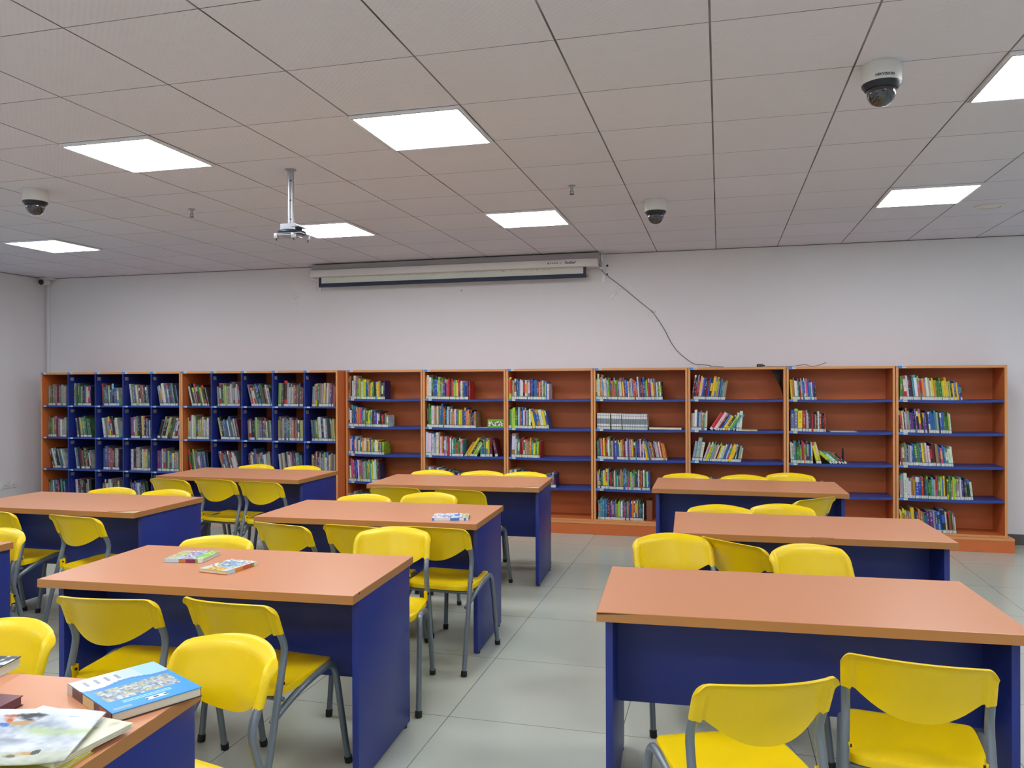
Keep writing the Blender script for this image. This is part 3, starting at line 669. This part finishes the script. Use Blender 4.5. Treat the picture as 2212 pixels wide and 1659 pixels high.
# black sheet hanging in the fifth open bookcase
q = MB(); rows = []
for k in range(9):
    v = k/8; rows.append([(.593-.0-(1-v)**1.3*.105*(1-s/4), YF+.05+.01*math.sin(3*v)+.008*s, 1.664-.255*v) for s in range(5)])
q.grid(rows); o = q.obj('black_sheet', mat('black_card', hexc('151a18'), .7)); sm = o.modifiers.new('thickness', 'SOLIDIFY'); sm.thickness = .002
tag(o, 'limp black sheet hanging in the upper right corner of the fifth bookcase', 'sheet')

# ------------------------------------------------------------------ picture books on the desks
def slab_book(p0, ux, uy, W_, D_, th, z, topfn, spine, name, label, nu=40, nv=26, spine_side='y', pages='d8ceb8', spfn=None, rz=None):
    """closed book lying flat: local x along the spine length, local y from the spine"""
    t = empty(name, (*p0, z), rz if rz is not None else math.atan2(uy, ux)); b = .0022
    q = MB()
    for a in range(nu):
        for c in range(nv):
            u0, u1, v0, v1 = a/nu, (a+1)/nu, c/nv, (c+1)/nv
            q.face([(W_*u0, D_*v0, th), (W_*u1, D_*v0, th), (W_*u1, D_*v1, th), (W_*u0, D_*v1, th)], topfn((u0+u1)/2, (v0+v1)/2))
    edge = topfn(.5, .03)
    q.box((0, 0, th-b), (W_, D_, th), c=edge, sides='xXyYz')
    q.box((0, 0, 0), (W_, D_, b), c=spine)
    n = 16
    for k in range(n):
        cc = spfn((k+.5)/n) if spfn else spine
        q.face([(W_*k/n, -.001, 0), (W_*(k+1)/n, -.001, 0), (W_*(k+1)/n, -.001, th), (W_*k/n, -.001, th)], cc)
    q.box((0, -.001, 0), (W_, .0015, th), c=spine, sides='xXYzZ')
    q.obj('cover', M_gloss, t, merge=False)
    bx('pages', (.003, .0016, b), (W_-.003, D_-.003, th-b), mat('page_'+pages, hexc(pages), .8), t)
    return tag(t, label, 'book')
ZT = .7632
def vnoise(x, y, s=0):
    def hsh(a, b): return ((math.sin(a*127.1+b*311.7+s*74.7)*43758.5453) % 1.0)
    a, b = math.floor(x), math.floor(y); fx, fy = x-a, y-b; fx = fx*fx*(3-2*fx); fy = fy*fy*(3-2*fy)
    return (hsh(a, b)*(1-fx)+hsh(a+1, b)*fx)*(1-fy)+(hsh(a, b+1)*(1-fx)+hsh(a+1, b+1)*fx)*fy
def mixc(a, b, t): t = max(0, min(1, t)); return tuple(x*(1-t)+y*t for x, y in zip(a, b))
rb = random.Random(9)
MOS = [hexc(c) for c in ('d8c35a', 'c9ced6', '5b6f9c', 'b4a13c', 'e2e2dc', '7f93a8', '3a4a5c', 'a9b7c9', 'c7a977', '8aa24c', 'd9dfe8', '6478b4')]
mosaic = {}
def bluef(u, v):
    # u along the spine from the lower-left corner of the photo's view to the near corner, v away from the spine
    W1 = hexc('d5dde6'); BL = hexc('2a93dc'); BL2 = hexc('3c83c8')
    s = v+.0
    if u < .30+.04*math.sin(v*9):
        if v > .72: return tuple(a*.4+b*.6 for a, b in zip(W1, hexc('62bce4')))
        if u > .08 and u < .22 and .05 < v < .5 and int(v*26) % 3 == 0: return hexc('8c929c')
        return W1 if v < .5 else tuple(a*.75+b*.25 for a, b in zip(W1, BL))
    if u < .36+.04*math.sin(v*9): return BL2
    if .42 < u < .74 and .1 < v < .93:
        return mosaic.setdefault((int(u*30), int(v*34)), mixc(rb.choice(MOS), hexc('9aa9b4'), .45))
    if .78 < u < .84 and .22 < v < .75 and int(u*60) % 2: return hexc('a8d8f0')
    if .86 < u < .94 and .42 < v < .66: return hexc('e6ecf2') if not (.885 < u < .92 and int(v*120) % 2) else hexc('46505c')
    if .9 < u < .95 and .06 < v < .25: return hexc('8fa9b9')
    return BL
def bspine(k): return hexc('c9b27a') if .38 < k < .62 else (hexc('a83c3c') if .72 < k < .85 else (hexc('b9b4ae') if k < .1 else hexc('3a1626')))
# spine runs from (-1.612,1.667) to (-1.356,1.539)
# near spine edge, book opens away towards (+x,+y)
P0 = Vector((-1.612, 1.667)); P1 = Vector((-1.366, 1.540)); dd = (P1-P0); Ln = dd.length
slab_book((P0.x, P0.y), dd.x, dd.y, Ln, .218, .024, ZT, bluef, hexc('3a1626'), 'picture_book', 'blue hardback picture book on the corner of the lower left desk', 60, 52, spfn=bspine)
def magf(u, v):
    n = .65*vnoise(u*9, v*7)+.35*vnoise(u*30, v*24, 3); c = mixc(hexc('8f9aa8'), hexc('d2d7de'), n*1.6-.2)
    if v > .8: c = mixc(c, hexc('cfd6df'), (v-.8)*5+.2)
    k = math.exp(-((v-.62-.06*math.sin(u*5))/.07)**2)*max(0, min(1, (u-.45)*6)); c = mixc(c, hexc('a3ba72'), k*(.5+.5*n))
    k = max(0, min(1, (.30-v)*8)); c = mixc(c, mixc(hexc('8f9680'), hexc('b9bda8'), n*1.4-.2), k*.85)
    for (a, b, ra, rb_, cc) in ((.66, .20, .09, .035, 'b58f52'), (.60, .15, .05, .03, '4f5048'), (.75, .21, .025, .05, '45443c'), (.47, .76, .10, .045, 'b39160'), (.50, .87, .10, .06, '44484e'), (.36, .84, .05, .06, 'b5602c'), (.35, .72, .05, .05, '2f68b0'), (.5, .45, .09, .025, '8b949c'), (.83, .86, .09, .012, '7f9ac8'), (.05, .6, .05, .06, 'b56a30'), (.02, .48, .05, .05, '3f74b8')):
        d = ((u-a)/ra)**2+((v-b)/rb_)**2+(vnoise(u*26, v*20, 11)-.5)*1.8
        if d < 1.3: c = mixc(c, hexc(cc), (1.3-d)*1.6*(.35+.8*vnoise(u*40, v*34, 5)))
    return c
# lowest: yellow-edged booklet, then the cream book, then the bent open magazine on top
slab_book((-1.584, 1.19), 1, 0, .3, .2, .010, ZT, lambda u, v: hexc('c9c23a'), hexc('c9c020'), 'picture_book', 'yellow edged booklet at the bottom of the pile on the near desk', 6, 4, rz=R(4))
CR = hexc('d6d4bc')
slab_book((-1.585, 1.345), 1, 0, .28, .20, .012, ZT+.0105, lambda u, v: mixc(CR, hexc('a89f6a'), (vnoise(u*16, v*12, 8)-.72)*3.5) if u > .6 else CR, CR, 'picture_book', 'cream book with faint drawings lying under the wavy magazine', 50, 36, rz=R(-6))
q = MB(); rows = []; Wm, Dm = .30, .225; nu, nv = 72, 54
for a in range(nu+1):
    u = a/nu; rows.append([(Wm*u, Dm*(c/nv), .003+.004*math.sin(u*6.0+c/nv*2.2)+.022*(1-u)*(c/nv)+.012*math.sin(u*math.pi)*(c/nv)**3) for c in range(nv+1)])
q.grid(rows, c=lambda a, b: magf((a+.5)/nu, (b+.5)/nv))
o = q.obj('magazine', M_gloss, None, smooth=60); o.location = (-1.560, 1.203, ZT+.0285); o.rotation_euler = (0, 0, R(22)); sm = o.modifiers.new('thickness', 'SOLIDIFY'); sm.thickness = .003; sm.offset = -1
tag(o, 'large wavy glossy magazine with faint animal pictures on top of the pile', 'magazine')
slab_book((-1.836, 1.302), 1, 0, .2, .26, .024, ZT, lambda u, v: hexc('6b3440'), hexc('4c1a26'), 'picture_book', 'maroon covered book at the left edge of the near desk', 4, 4, rz=R(5), pages='7a4a50')
slab_book((-1.648, 1.43), 1, 0, .125, .10, .003, ZT, lambda u, v: mixc(hexc('5f8a48'), hexc('cfd6c0'), vnoise(u*8, v*6, 2)*1.5-.25), hexc('566b4a'), 'leaflet', 'green and white leaflet beside the maroon book', 24, 12, rz=R(4))['category'] = 'leaflet'
slab_book((-2.10, 1.665), 1, 0, .225, .09, .026, ZT, lambda u, v: mixc(hexc('23282e'), hexc('cdd3d8'), (vnoise(u*14, v*6, 7)-.45)*6), hexc('c4c9cf'), 'picture_book', 'dark and white book cut by the left edge of the photo', 24, 12, rz=R(12))
# two comic books on the big near desk
cA = {}
def comicA(u, v):
    if v < .05: return hexc('c2d6e4')
    if u > .72: return cA.setdefault((int(u*26), int(v*18)), rb.choice([hexc('8cc63a')]*5+[hexc('dfe8d2')]))
    if u < .32: return cA.setdefault((int(u*26), int(v*18)), rb.choice([hexc('a9c4d6'), hexc('d8c86a'), hexc('d8c86a'), hexc('8fa48c')]))
    return cA.setdefault((int(u*26), int(v*18)), rb.choice([hexc('a9c8e8'), hexc('a9c8e8'), hexc('c8583c'), hexc('e6ecf2'), hexc('4f6fae')]))
slab_book((-2.375, 2.995), .17, .03, .175, .175, .016, ZT, comicA, hexc('b9cdd9'), 'comic_book', 'colourful comic book lying left of the other one on the near desk', 30, 24,
          spfn=lambda k: hexc('b9cdd9') if k < .35 else hexc('b8743c') if k < .58 else hexc('7a2350') if k < .8 else hexc('6ba52e') if k < .9 else hexc('d9d8c8'))
cB = {}
def comicB(u, v):
    if u < .22: return cB.setdefault((int(u*30), int(v*16)), rb.choice([hexc('d8bc50')]*4+[hexc('b45c3c')])) if .2 < v < .8 else hexc('c9d6e2')
    if .3 < u < .85 and .15 < v < .8: return cB.setdefault((int(u*26), int(v*18)), rb.choice([hexc('8fb0dc'), hexc('8fb0dc'), hexc('6f9a58'), hexc('5f7ebc'), hexc('e8e8e2')]))
    return cB.setdefault((int(u*26), int(v*18)), rb.choice([hexc('d8c15c'), hexc('e8e8e4'), hexc('6c5f78'), hexc('dfe3e8')]))
slab_book((-1.965, 2.858), .022, .188, .19, .145, .016, ZT, comicB, hexc('c9773c'), 'comic_book', 'colourful comic book nearer the desk edge, right of the other one', 30, 24,
          spfn=lambda k: hexc('b9cdd9') if k < .25 else hexc('c98a3a') if k < .5 else hexc('b9552e') if k < .8 else hexc('6ba52e') if k < .88 else hexc('d9d8c8'))
cC = {}
def comicC(u, v):
    if .45 < u < .75 and .3 < v < .9: return cC.setdefault((int(u*18), int(v*10)), rb.choice([hexc('4f82d8')]*3+[hexc('dfe6f2')]))
    if u > .8: return cC.setdefault((int(u*20), int(v*10)), rb.choice([hexc('b9c26a'), hexc('8c8f6c'), hexc('d8d8a2')]))
    return cC.setdefault((int(u*20), int(v*12)), rb.choice([hexc('dfe4ee')]*6+[hexc('7d92b8'), hexc('d6c9a8'), hexc('3f6fb8')]))
slab_book((-1.592, 4.262), .205, .055, .208, .165, .015, ZT, comicC, hexc('9a2a26'), 'picture_book', 'white and blue picture book alone on the centre desk', 30, 20,
          spfn=lambda k: hexc('3f7fd0') if k < .06 or .5 < k < .72 or .88 < k < .94 else hexc('d9dde6'))

# ------------------------------------------------------------------ dome cameras
def dome(x, y, s, label, brand=False):
    t = empty('dome_camera', (x, y, H))
    q = MB(); q.lathe([(.080*s, -.0004), (.0815*s, -.004), (.0815*s, -.075*s), (.079*s, -.083*s), (.072*s, -.085*s)], n=40); q.obj('housing', M_white, t, smooth=35)
    q = MB(); q.lathe([(.0795*s, -.0835*s), (.079*s, -.090*s), (.066*s, -.108*s), (.062*s, -.108*s)], n=40); q.obj('bezel', M_dark, t, smooth=35)
    q = MB(); q.lathe([(.0595*s, -.104*s), (.0600*s, -.118*s), (.0575*s, -.135*s), (.050*s, -.153*s), (.037*s, -.168*s), (.019*s, -.1765*s), (.002*s, -.179*s)], n=40); d = q.obj('dome', M_dome, t, smooth=60)
    q = MB(); q.lathe([(.0002, -.03), (.012, -.032), (.0185, -.036), (.02, -.05), (.012, -.055), (.003, -.055)], n=20)
    q.xf(Matrix.Translation((0, -.028*s, -.118*s)) @ Matrix.Rotation(R(-55), 4, 'X') @ Matrix.Scale(.6, 4)); q.obj('lens', M_dark, d, smooth=50)
    if brand:
        g = text_mb('HIKVISION', .0165, bold=True); rr = .0820*s; ang0 = -math.pi/2+.02
        g.v = [(rr*math.cos(ang0+p[0]/rr)*(1+p[2]*4), rr*math.sin(ang0+p[0]/rr)*(1+p[2]*4), -.067*s+p[1]) for p in g.v]
        g.obj('lettering', M_dark, t, merge=False)
    tag(t, label, 'security camera', 'white dome cameras on the ceiling')
dome(.680, 3.725, 1.0, 'nearest dome camera, under the ceiling tiles at the upper right', True)
dome(-.463, 6.06, 1.0, 'dome camera right of the projector screen end')
dome(-4.655, 4.55, 1.0, 'dome camera at the left edge above the leftmost light')
# bullet camera and its conduit in the left corner
t = empty('corner_camera', (-8.36, 8.33, 2.918))
bx('mount', (-.06, -.05, -.03), (.07, .09, -.0005), M_white, t, bevel=.006)
q = MB(); q.tube([(0, .03, -.055), (0, -.02, -.06), (.012, -.085, -.068)], .040, 20); q.obj('body', M_white, t, smooth=50)
q = MB(); q.tube([(.012, -.086, -.068), (.0135, -.094, -.069)], .034, 20); q.obj('lens', M_dark, t, smooth=50)
tag(t, 'small round camera in the upper left corner of the room', 'security camera')
bx_ = bx('cable_conduit', (-8.43, 8.408, .02), (-8.395, 8.4325, 2.83), M_wall, None, bevel=.003); tag(bx_, 'pale vertical cable trunking below the corner camera', 'conduit')

# ------------------------------------------------------------------ projector mount
t = empty('projector_mount', (-2.65, 4.55, H))
q = MB(); q.lathe([(.0205, -.0005), (.0205, -.352)], n=24); p = q.obj('pole', M_grey, t, smooth=40)
for z in (-.075, -.20, -.322):
    q = MB(); q.tube([(.0096, -.0172, z), (.0108, -.0194, z)], .0052, 10); q.obj('hole', M_rub, p)
q = MB(); q.lathe([(.036, -.0006), (.036, -.004), (.0215, -.005)], n=20); q.obj('collar', M_rail, t, smooth=40)
q = MB(); q.box((-.05, -.045, -.362), (.052, .045, -.352)); q.box((-.05, -.045, -.395), (.055, -.041, -.36)); q.box((-.05, .041, -.395), (.055, .045, -.36)); q.box((.03, -.05, -.375), (.085, .05, -.370)); q.obj('bracket', M_grey, t, bevel=.001)
q = MB(); q.tube([(-.07, -.02, -.402), (-.02, -.05, -.40), (.05, -.045, -.405), (.09, .0, -.41), (.05, .045, -.405), (-.04, .04, -.40), (-.07, -.02, -.402)], .0135, 10, smooth=4, cap=False); q.tube([(-.05, 0, -.398), (.07, -.01, -.408)], .012, 10); q.obj('coiled_cable', M_dark, t, smooth=60)
q = MB(); q.box((-.085, -.06, -.418), (.10, .06, -.414)); q.box((-.05, -.075, -.432), (.05, .055, -.426)); q.obj('plate', M_grey, t, bevel=.001)
for (x, y, z) in ((-.068, -.06, -.447), (.055, -.062, -.450), (.095, .045, -.449)):
    a = bx('arm', (x-.012, y-.012, z), (x+.012, y+.012, -.418), M_grey, t, bevel=.001); q = MB(); q.tube([(x, y, z), (x, y, z-.014)], .0035, 8); q.obj('screw', M_dark, a)
tag(t, 'empty projector mount hanging from the ceiling on a white pole', 'projector mount')

# ------------------------------------------------------------------ projector screen
t = empty('projector_screen', (-2.87, 8.25, 2.80)); ox, oy, oz = -2.87, 8.25, 2.80
def S(name, a, b, m, par=None, **k): return bx(name, (a[0]-ox, a[1]-oy, a[2]-oz), (b[0]-ox, b[1]-oy, b[2]-oz), m, par or t, **k)
S('case', (-4.525, 8.185, 2.762), (-1.225, 8.32, 2.838), M_casing, bevel=.004)
S('top_rail', (-4.535, 8.225, 2.8385), (-1.215, 8.35, 2.905), M_rail, bevel=.003)
f = S('fabric', (-4.425, 8.262, 2.676), (-1.385, 8.265, 2.765), mat('screen_white', hexc('d6d8d0'), .7))
S('border', (-4.455, 8.2605, 2.664), (-4.425, 8.2665, 2.765), M_navy, f); S('border', (-1.385, 8.2605, 2.664), (-1.355, 8.2665, 2.765), M_navy, f)
S('bottom_bar', (-4.455, 8.255, 2.650), (-1.352, 8.272, 2.694), M_navy, bevel=.003)
S('end_cap', (-4.475, 8.250, 2.662), (-4.456, 8.275, 2.74), M_casing); S('pull_hook', (-1.351, 8.258, 2.662), (-1.328, 8.268, 2.670), M_dark)
for x in (-4.545, -1.208):
    S('wall_bracket', (x-.004, 8.24, 2.745), (x+.030, 8.4325, 2.752), M_lampf); S('wall_bracket', (x-.004, 8.425, 2.62), (x+.030, 8.4325, 2.916), M_lampf)
    S('wall_bracket', (x-.004, 8.352, 2.83), (x+.004, 8.43, 2.912), M_lampf)
rs = random.Random(3); q = MB()
for k in range(70):
    u = rs.uniform(-4.2, -1.5); w_ = rs.uniform(.004, .03); z = 2.757-abs(rs.gauss(0, .004)); q.box((u-ox, 8.2605-oy, z-.0022-oz), (u+w_-ox, 8.2615-oy, z-oz))
q.obj('stain', mat('grime', hexc('8e8f8a'), .8), f)
RX = Matrix.Translation((0, 0, 0)) @ Matrix.Rotation(R(90), 4, 'X')
g = text_mb('Redleaf', .038, bold=True, italic=.35); g.xf(Matrix.Translation((-1.515-ox, 8.1845-oy, 2.803-oz)) @ RX); g.obj('lettering', mat('logo_blue', hexc('1d3f7c'), .5), t, merge=False)
q = MB()
for x, r0 in ((-1.745, .0085), (-1.612, .0055)):
    q.tube([(x-ox, 8.1846-oy, 2.802-oz), (x-ox, 8.1836-oy, 2.802-oz)], r0, 14)
for k in range(5): q.box((-1.722+k*.018-ox, 8.1838-oy, 2.796-oz), (-1.713+k*.018-ox, 8.1846-oy, 2.809-oz))
q.obj('logo', mat('logo_grey', hexc('5c6068'), .5), t, merge=False)
tag(t, 'long white rolled up projector screen with navy border on the back wall', 'projector screen')

# cable running from the screen down to the bookcases
def cable(name, pts, r, m, label, cat='cable', smooth=6):
    q = MB(); q.tube(pts, r, 7, smooth=smooth); return tag(q.obj(name, m, None, smooth=60), label, cat)
M_cab = mat('grey_cable', hexc('6d6660'), .6)
cable('screen_cable', [(-1.225, 8.30, 2.80), (-1.187, 8.41, 2.711), (-1.015, 8.426, 2.572), (-.821, 8.427, 2.404), (-.691, 8.427, 2.294), (-.629, 8.427, 2.214), (-.549, 8.427, 2.082), (-.497, 8.427, 1.975), (-.417, 8.427, 1.862), (-.267, 8.42, 1.742), (-.18, 8.38, 1.728), (-.085, 8.22, 1.7125)], .0035, M_cab, 'thin grey cable trailing from the screen down to the bookcase tops')
t = empty('cable_connector', (-.05, 8.2, 1.6925), R(-8))
bx('body', (-.045, -.012, .0), (.03, .012, .016), mat('plug_tan', hexc('a89a8c'), .6), t, bevel=.003); q = MB(); q.tube([(.03, 0, .006), (.09, .004, .004)], .0035, 7); q.obj('lead', M_cab, t)
tag(t, 'small pale cable connector lying on the fifth open bookcase', 'connector')
t = empty('power_plug', (.385, 8.2, 1.6925), R(20))
bx('body', (-.028, -.02, 0), (.028, .02, .032), mat('plug_dark', hexc('4a4541'), .5), t, bevel=.008); bx('strain_relief', (.028, -.008, .006), (.05, .008, .022), M_rub, t, bevel=.003)
tag(t, 'dark plug lying on top of the fifth open bookcase', 'plug')
cable('loose_cable', [(.437, 8.22, 1.702), (.52, 8.215, 1.6965), (.60, 8.2, 1.6965), (.68, 8.2, 1.6965), (.75, 8.21, 1.708), (.81, 8.2, 1.712), (.87, 8.2, 1.6965), (.95, 8.2, 1.712), (1.0, 8.2, 1.735)], .0032, M_cab, 'loose grey cable curling over the sixth bookcase top')
# tape left on the wall
def tape(x, z, w_, h_, a, label, seed):
    rr = random.Random(seed); q = MB(); n = 7; G = [[(w_*(i/n-.5)+rr.uniform(-.006, .006), -.0022-rr.uniform(0, .0006), h_*(j/n-.5)+rr.uniform(-.006, .006)) for j in range(n+1)] for i in range(n+1)]
    for i in range(n):
        for j in range(n):
            if rr.random() < .8: q.face([G[i][j], G[i+1][j], G[i+1][j+1], G[i][j+1]][::-1])
    o = q.obj('tape_scrap', M_tape, None, merge=False); o.location = (x, 8.432, z); o.rotation_euler = (0, R(a), 0); tag(o, label, 'tape')
tape(-4.86, 2.55, .07, .17, 5, 'clear tape scraps on the wall left of the projector screen', 1)
tape(-1.08, 2.50, .15, .06, -50, 'clear tape scrap on the wall under the start of the cable', 2)
tape(-.69, 2.26, .05, .09, 20, 'clear tape scrap holding the cable halfway down the wall', 6)
for (x, z, r0, lb) in ((-1.155, 2.79, .012, 'upper dark hole in the wall right of the screen bracket'), (-1.155, 2.70, .009, 'lower dark hole in the wall right of the screen bracket'), (-2.79, 2.58, .006, 'tiny dark hole in the wall under the screen')):
    q = MB(); q.tube([(0, 0, 0), (0, -.0015, 0)], r0, 12); o = q.obj('wall_hole', M_rub, None); o.location = (x, 8.4328, z); tag(o, lb, 'wall hole')  # flat dark discs standing in for the shaded holes in the wall

# sprinklers and round speaker
for (x, y, lb) in ((-.99, 5.44, 'sprinkler head above the right end of the screen'), (-4.0, 5.38, 'sprinkler head between the left dome camera and the projector pole')):
    t = empty('sprinkler', (x, y, H)); q = MB(); q.lathe([(.028, -.0004), (.030, -.003), (.012, -.006), (.008, -.03), (.006, -.045)], n=20); q.obj('body', M_grey, t, smooth=40)
    q = MB(); q.lathe([(.004, -.058), (.017, -.060), (.017, -.062), (.004, -.063)], n=20); q.obj('deflector', M_dark, t)
    q = MB(); q.tube([(-.009, 0, -.034), (-.012, 0, -.048), (-.003, 0, -.060)], .002, 6); q.tube([(.009, 0, -.034), (.012, 0, -.048), (.003, 0, -.060)], .002, 6); q.obj('yoke', M_dark, t)
    tag(t, lb, 'sprinkler')
t = empty('ceiling_speaker', (2.05, 6.96, H)); q = MB(); q.lathe([(.105, -.0004), (.105, -.006), (.082, -.010), (.080, -.004)], n=36); q.obj('rim', M_casing, t, smooth=30)
q = MB(); q.lathe([(.079, -.0004), (.079, -.0035), (.001, -.006)], n=36); q.obj('grille', M_casing, t); q = MB(); q.lathe([(.0805, -.0006), (.0805, -.0042), (.0792, -.0042), (.0792, -.0006)], n=36); q.obj('gap', M_rub, t)
tag(t, 'round flush ceiling speaker near the far right light', 'speaker')
# wall outlets on the left wall
for (y, z, w_, lb) in ((7.80, .315, .12, 'larger wall outlet low on the left wall'), (7.915, .315, .085, 'smaller wall outlet low on the left wall, nearer the bookcase')):
    t = empty('wall_outlet', (x0+.0005, y, z)); bx('cover_plate', (0, -w_/2, -.043), (.009, w_/2, .043), M_white, t, bevel=.003)
    q = MB()
    for k in (-.012, 0, .012): q.box((.0088, k-.002, -.012), (.0094, k+.002, .0))
    q.obj('socket_slot', M_rub, t); tag(t, lb, 'outlet')
# small dark spots of litter on the floor under the near desk
for (x, y, lb) in ((-1.44, 2.80, 'tiny dark spot of litter on the floor by the near desk panel'),):
    q = MB(); q.lathe([(.006, .0), (.006, .002), (.001, .003)], n=10); o = q.obj('litter', M_rub, None, smooth=50); o.location = (x, y, .0003); tag(o, lb, 'litter')
